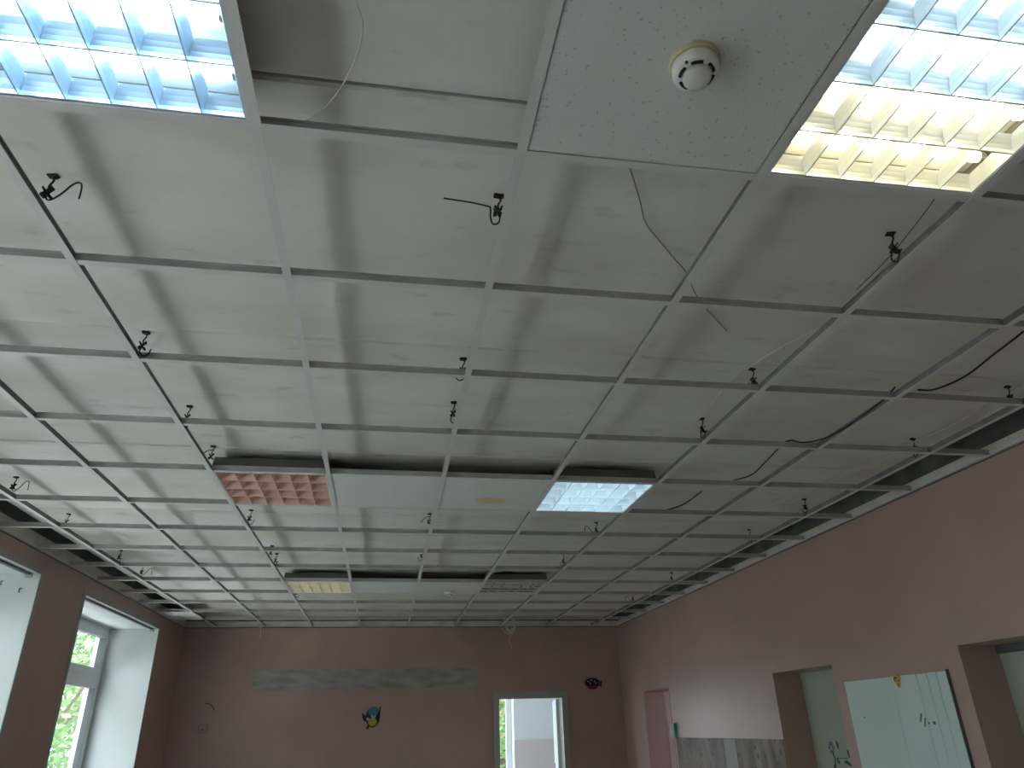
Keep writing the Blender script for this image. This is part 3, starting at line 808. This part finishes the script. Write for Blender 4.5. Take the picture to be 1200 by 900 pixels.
bird = empty('bird_decal', (1.40, YF, H - 1.045)); tag(bird, 'small blue-capped yellow bird cut-out on the end wall', 'wall decal', 'wall decals')
flat(bird, 'outline', ell(.005, -.0, .085, .115, 24), BLACK, 0, .002)
flat(bird, 'cap', ell(.008, .062, .062, .055, 22), BLUE, .002, .005)
flat(bird, 'face', ell(.012, .006, .030, .020, 16), LILAC, .0052, .007)
flat(bird, 'belly', ell(.004, -.055, .055, .045, 20), OLIVE, .002, .005)
flat(bird, 'wing', [(-.055, .0), (-.125, .045), (-.118, -.005), (-.095, -.045), (-.055, -.05)], BLACK, .002, .006)
flat(bird, 'wing', [(.068, .02), (.078, .11), (.094, .115), (.092, .03), (.075, -.05), (.058, -.06)], BLACK, .002, .006)
flat(bird, 'cheek', ell(-.055, -.02, .018, .018, 12), LILAC, .0062, .008)
flat(bird, 'foot', [(-.05, -.09), (-.03, -.10), (-.04, -.13), (-.075, -.13), (-.065, -.115)], BLACK, .0, .004)
flat(bird, 'beak', [(.0, .03), (.03, .03), (.015, -.01)], BLUE, .0072, .009)

fish = empty('fish_decal', (4.185, YF, H - .70)); tag(fish, 'small dark oval cut-out with red belly beside the doorway', 'wall decal', 'wall decals')
flat(fish, 'outline', ell(-.01, .005, .115, .075, 26), PALE, 0, .002)
flat(fish, 'body', ell(-.005, -.002, .10, .06, 24), BLACK, .002, .005)
flat(fish, 'belly', ell(-.005, -.055, .065, .026, 18), RED, .0052, .007)
flat(fish, 'tail', [(.07, .01), (.125, .03), (.118, -.05), (.08, -.045)], RED, .0052, .007)
for k, (u, v) in enumerate(((-.06, .015), (-.02, .03), (.025, .02), (-.035, -.01), (.04, -.005))):
    flat(fish, 'spot', ell(u, v, .014, .008, 10, tilt=.5 * k), GREYTRIM, .0052, .0066)

yb = empty('yellow_decal', (XR - .0165, 2.925, H - 1.005)); tag(yb, 'small yellow and brown sticker on the top edge of the mint board', 'sticker')
MB().prism([(-.030, .03), (-.012, .022), (.0, .034), (.02, .03), (.032, .012), (.026, -.012), (.010, -.022), (.004, -.044), (-.014, -.04), (-.022, -.012), (-.034, .004)], 'x', -.004, 0).build('body', YELLOW, yb)
BROWN = mat('decal_brown', (0.10, 0.05, 0.02), 0.6)
for (u, v, a, b) in ((.012, .012, .012, .006), (-.012, -.004, .008, .005), (.0, -.026, .005, .008), (.024, .002, .004, .009)):
    MB().prism(ell(u, v, a, b, 10), 'x', -.0055, -.0041).build('spot', BROWN, yb)

fl = empty('flower_drawing', (XR + .24, 4.10, H - 1.45)); tag(fl, 'blue flower sticker with dark leaves on the green door', 'sticker')
ring = ell(.105, .06, .036, .036, 18) + list(reversed(ell(.105, .06, .018, .018, 18)))
for k in range(6):
    a = k * math.pi / 3
    MB().prism(ell(.105 + .026 * math.cos(a), .055 + .03 * math.sin(a), .014, .014, 10), 'x', -.003, -.0005).build('petal', PALEBLUE, fl)
MB().tube([(-.002, .10, .03), (-.002, .085, -.02), (-.002, .095, -.08), (-.002, .09, -.16)], .004, 5).build('stem', GREEN, fl)
for (u, v, t) in ((.02, .075, 1.4), (-.10, .02, 1.5), (-.055, -.035, .1), (.05, -.03, .9), (.11, -.07, 2.2), (-.085, -.045, .4), (.07, -.10, .6)):
    MB().prism(ell(u, v, .026, .010, 12, tilt=t), 'x', -.0028, -.0004).build('leaf', GREEN, fl)
MB().tube([(-.002, .05, -.01), (-.002, .0, -.012), (-.002, -.08, -.008)], .0025, 5).build('stalk', GREEN, fl)

# switch box and socket
sb = empty('switch_box', (XR, 6.705, H - 1.27)); tag(sb, 'small green and white switch box beside the pink doorway', 'switch')
MB().box((-.03, -.05, -.07), (0, .05, .07)).build('box', SIGNG, sb)
MB().box((-.034, -.035, -.055), (-.0302, .02, -.02)).build('key', PALE, sb)
MB().box((-.034, -.035, .01), (-.0302, .02, .05)).build('key', PALE, sb)
so = empty('wall_socket', (-.54, YF, H - 1.128)); tag(so, 'small pale socket with bare wire on the end wall', 'socket')
wall('rim', 'y', -.012, 0, -.055, .055, -.05, .05, [(-.035, .035, -.03, .03)], [PALE] * 3, '', so)
MB().box((-.034, -.006, -.029), (.034, -.0005, .029)).build('insert', WALL, so)
MB().tube([(-.012, -.014, -.01), (.012, -.014, -.01)], .004, 6).build('contact', BLACK, so)
lw = MB().tube(smooth_path([(-.56, YF - .004, H - .86), (-.52, YF - .01, H - .86), (-.46, YF - .012, H - .90), (-.44, YF - .006, H - .94)], 4), .004, 6).build('cable_stub', CABLEB)
tag(lw, 'short dark cable stub on the end wall above the socket', 'cable')

# ------------------------------------------------------------------ outside: yard and trees
LAWN = mat('trodden_earth', (0.36, 0.36, 0.335), 0.9, var=0.3, vscale=1.5)
tag(MB().box((-60, -60, -.75), (60, 80, -.6)).build('yard_ground', LAWN), 'bare trodden ground outside the windows', kind='structure')
tag(MB().box((-4.75, -45, -.6), (-3.2, 60, -.57)).build('bounce_path', BOUNCE_PATH), 'unseen pale path added to bounce light up through the windows', kind='structure')  # unseen pale strip, added as a narrow bounce source for the ceiling


def tree(label, x, y, zc, rx, rz, n, seed):
    random.seed(seed)
    root = empty('tree', (x, y, -.6))
    pts = [(0, 0, 0), (.05, .03, 1.2), (-.04, .06, 2.4), (.05, 0, zc + .6)]
    MB().tube(smooth_path(pts, 4), .17, 10).build('trunk', BARK, root)
    for k in range(5):
        a = k * 1.26; MB().tube(smooth_path([(0, 0, 2.0 + .25 * k), (math.cos(a) * rx * .35, math.sin(a) * rx * .35, zc), (math.cos(a) * rx * .7, math.sin(a) * rx * .7, zc + rz * .5)], 3), .05, 6).build('branch', BARK, root)
    mb = MB()
    for k in range(n):
        th = random.uniform(0, 2 * math.pi); ph = math.acos(random.uniform(-1, 1)); rr = random.uniform(.35, 1) ** .5
        lump = 1 + .22 * math.sin(3 * th + seed) * math.sin(2.3 * ph + 1)
        c = Vector((rx * rr * lump * math.sin(ph) * math.cos(th), rx * rr * lump * math.sin(ph) * math.sin(th), zc + .6 + rz * rr * lump * math.cos(ph)))
        u = Vector((random.gauss(0, 1), random.gauss(0, 1), random.gauss(0, .6))).normalized(); v = u.orthogonal().normalized()
        s = random.uniform(.09, .17)
        mb.add([c - u * s, c + v * s * .45, c + u * s, c - v * s * .45], [(0, 1, 2, 3)])
    cr = mb.build('crown', LEAF, root); cr['kind'] = 'stuff'
    return tag(root, label, 'tree', 'trees in the yard')


_t = tree('leafy green tree outside the tall window by the end wall', -6.4, 19.0, 3.4, 3.0, 3.4, 5200, 1)
t1 = _t
tree('farther green tree behind the first one outside the window', -10.2, 27.0, 4.2, 3.2, 3.4, 5200, 2)
tree('leafy green tree seen through the bright room window', 4.3, 17.0, 3.2, 2.8, 2.8, 5200, 3)

for k, (x, y, lb) in enumerate(((-9.5, 11.0, 'unseen green tree added to block low light across from the tall window'), (-9.0, 3.0, 'unseen green tree added to block low light across from the hooked window'),
                                (-9.6, -5.0, 'unseen green tree added to block low light across from the second window'), (-9.2, -13.0, 'unseen green tree added to block low light across from the first window'))):
    o = copy_tree(t1); o.location = (x, y, -.6); o.rotation_euler = (0, 0, 1.3 * k + .4); o['label'] = lb  # unseen copies added to block low-angle light and narrow the ceiling shadows
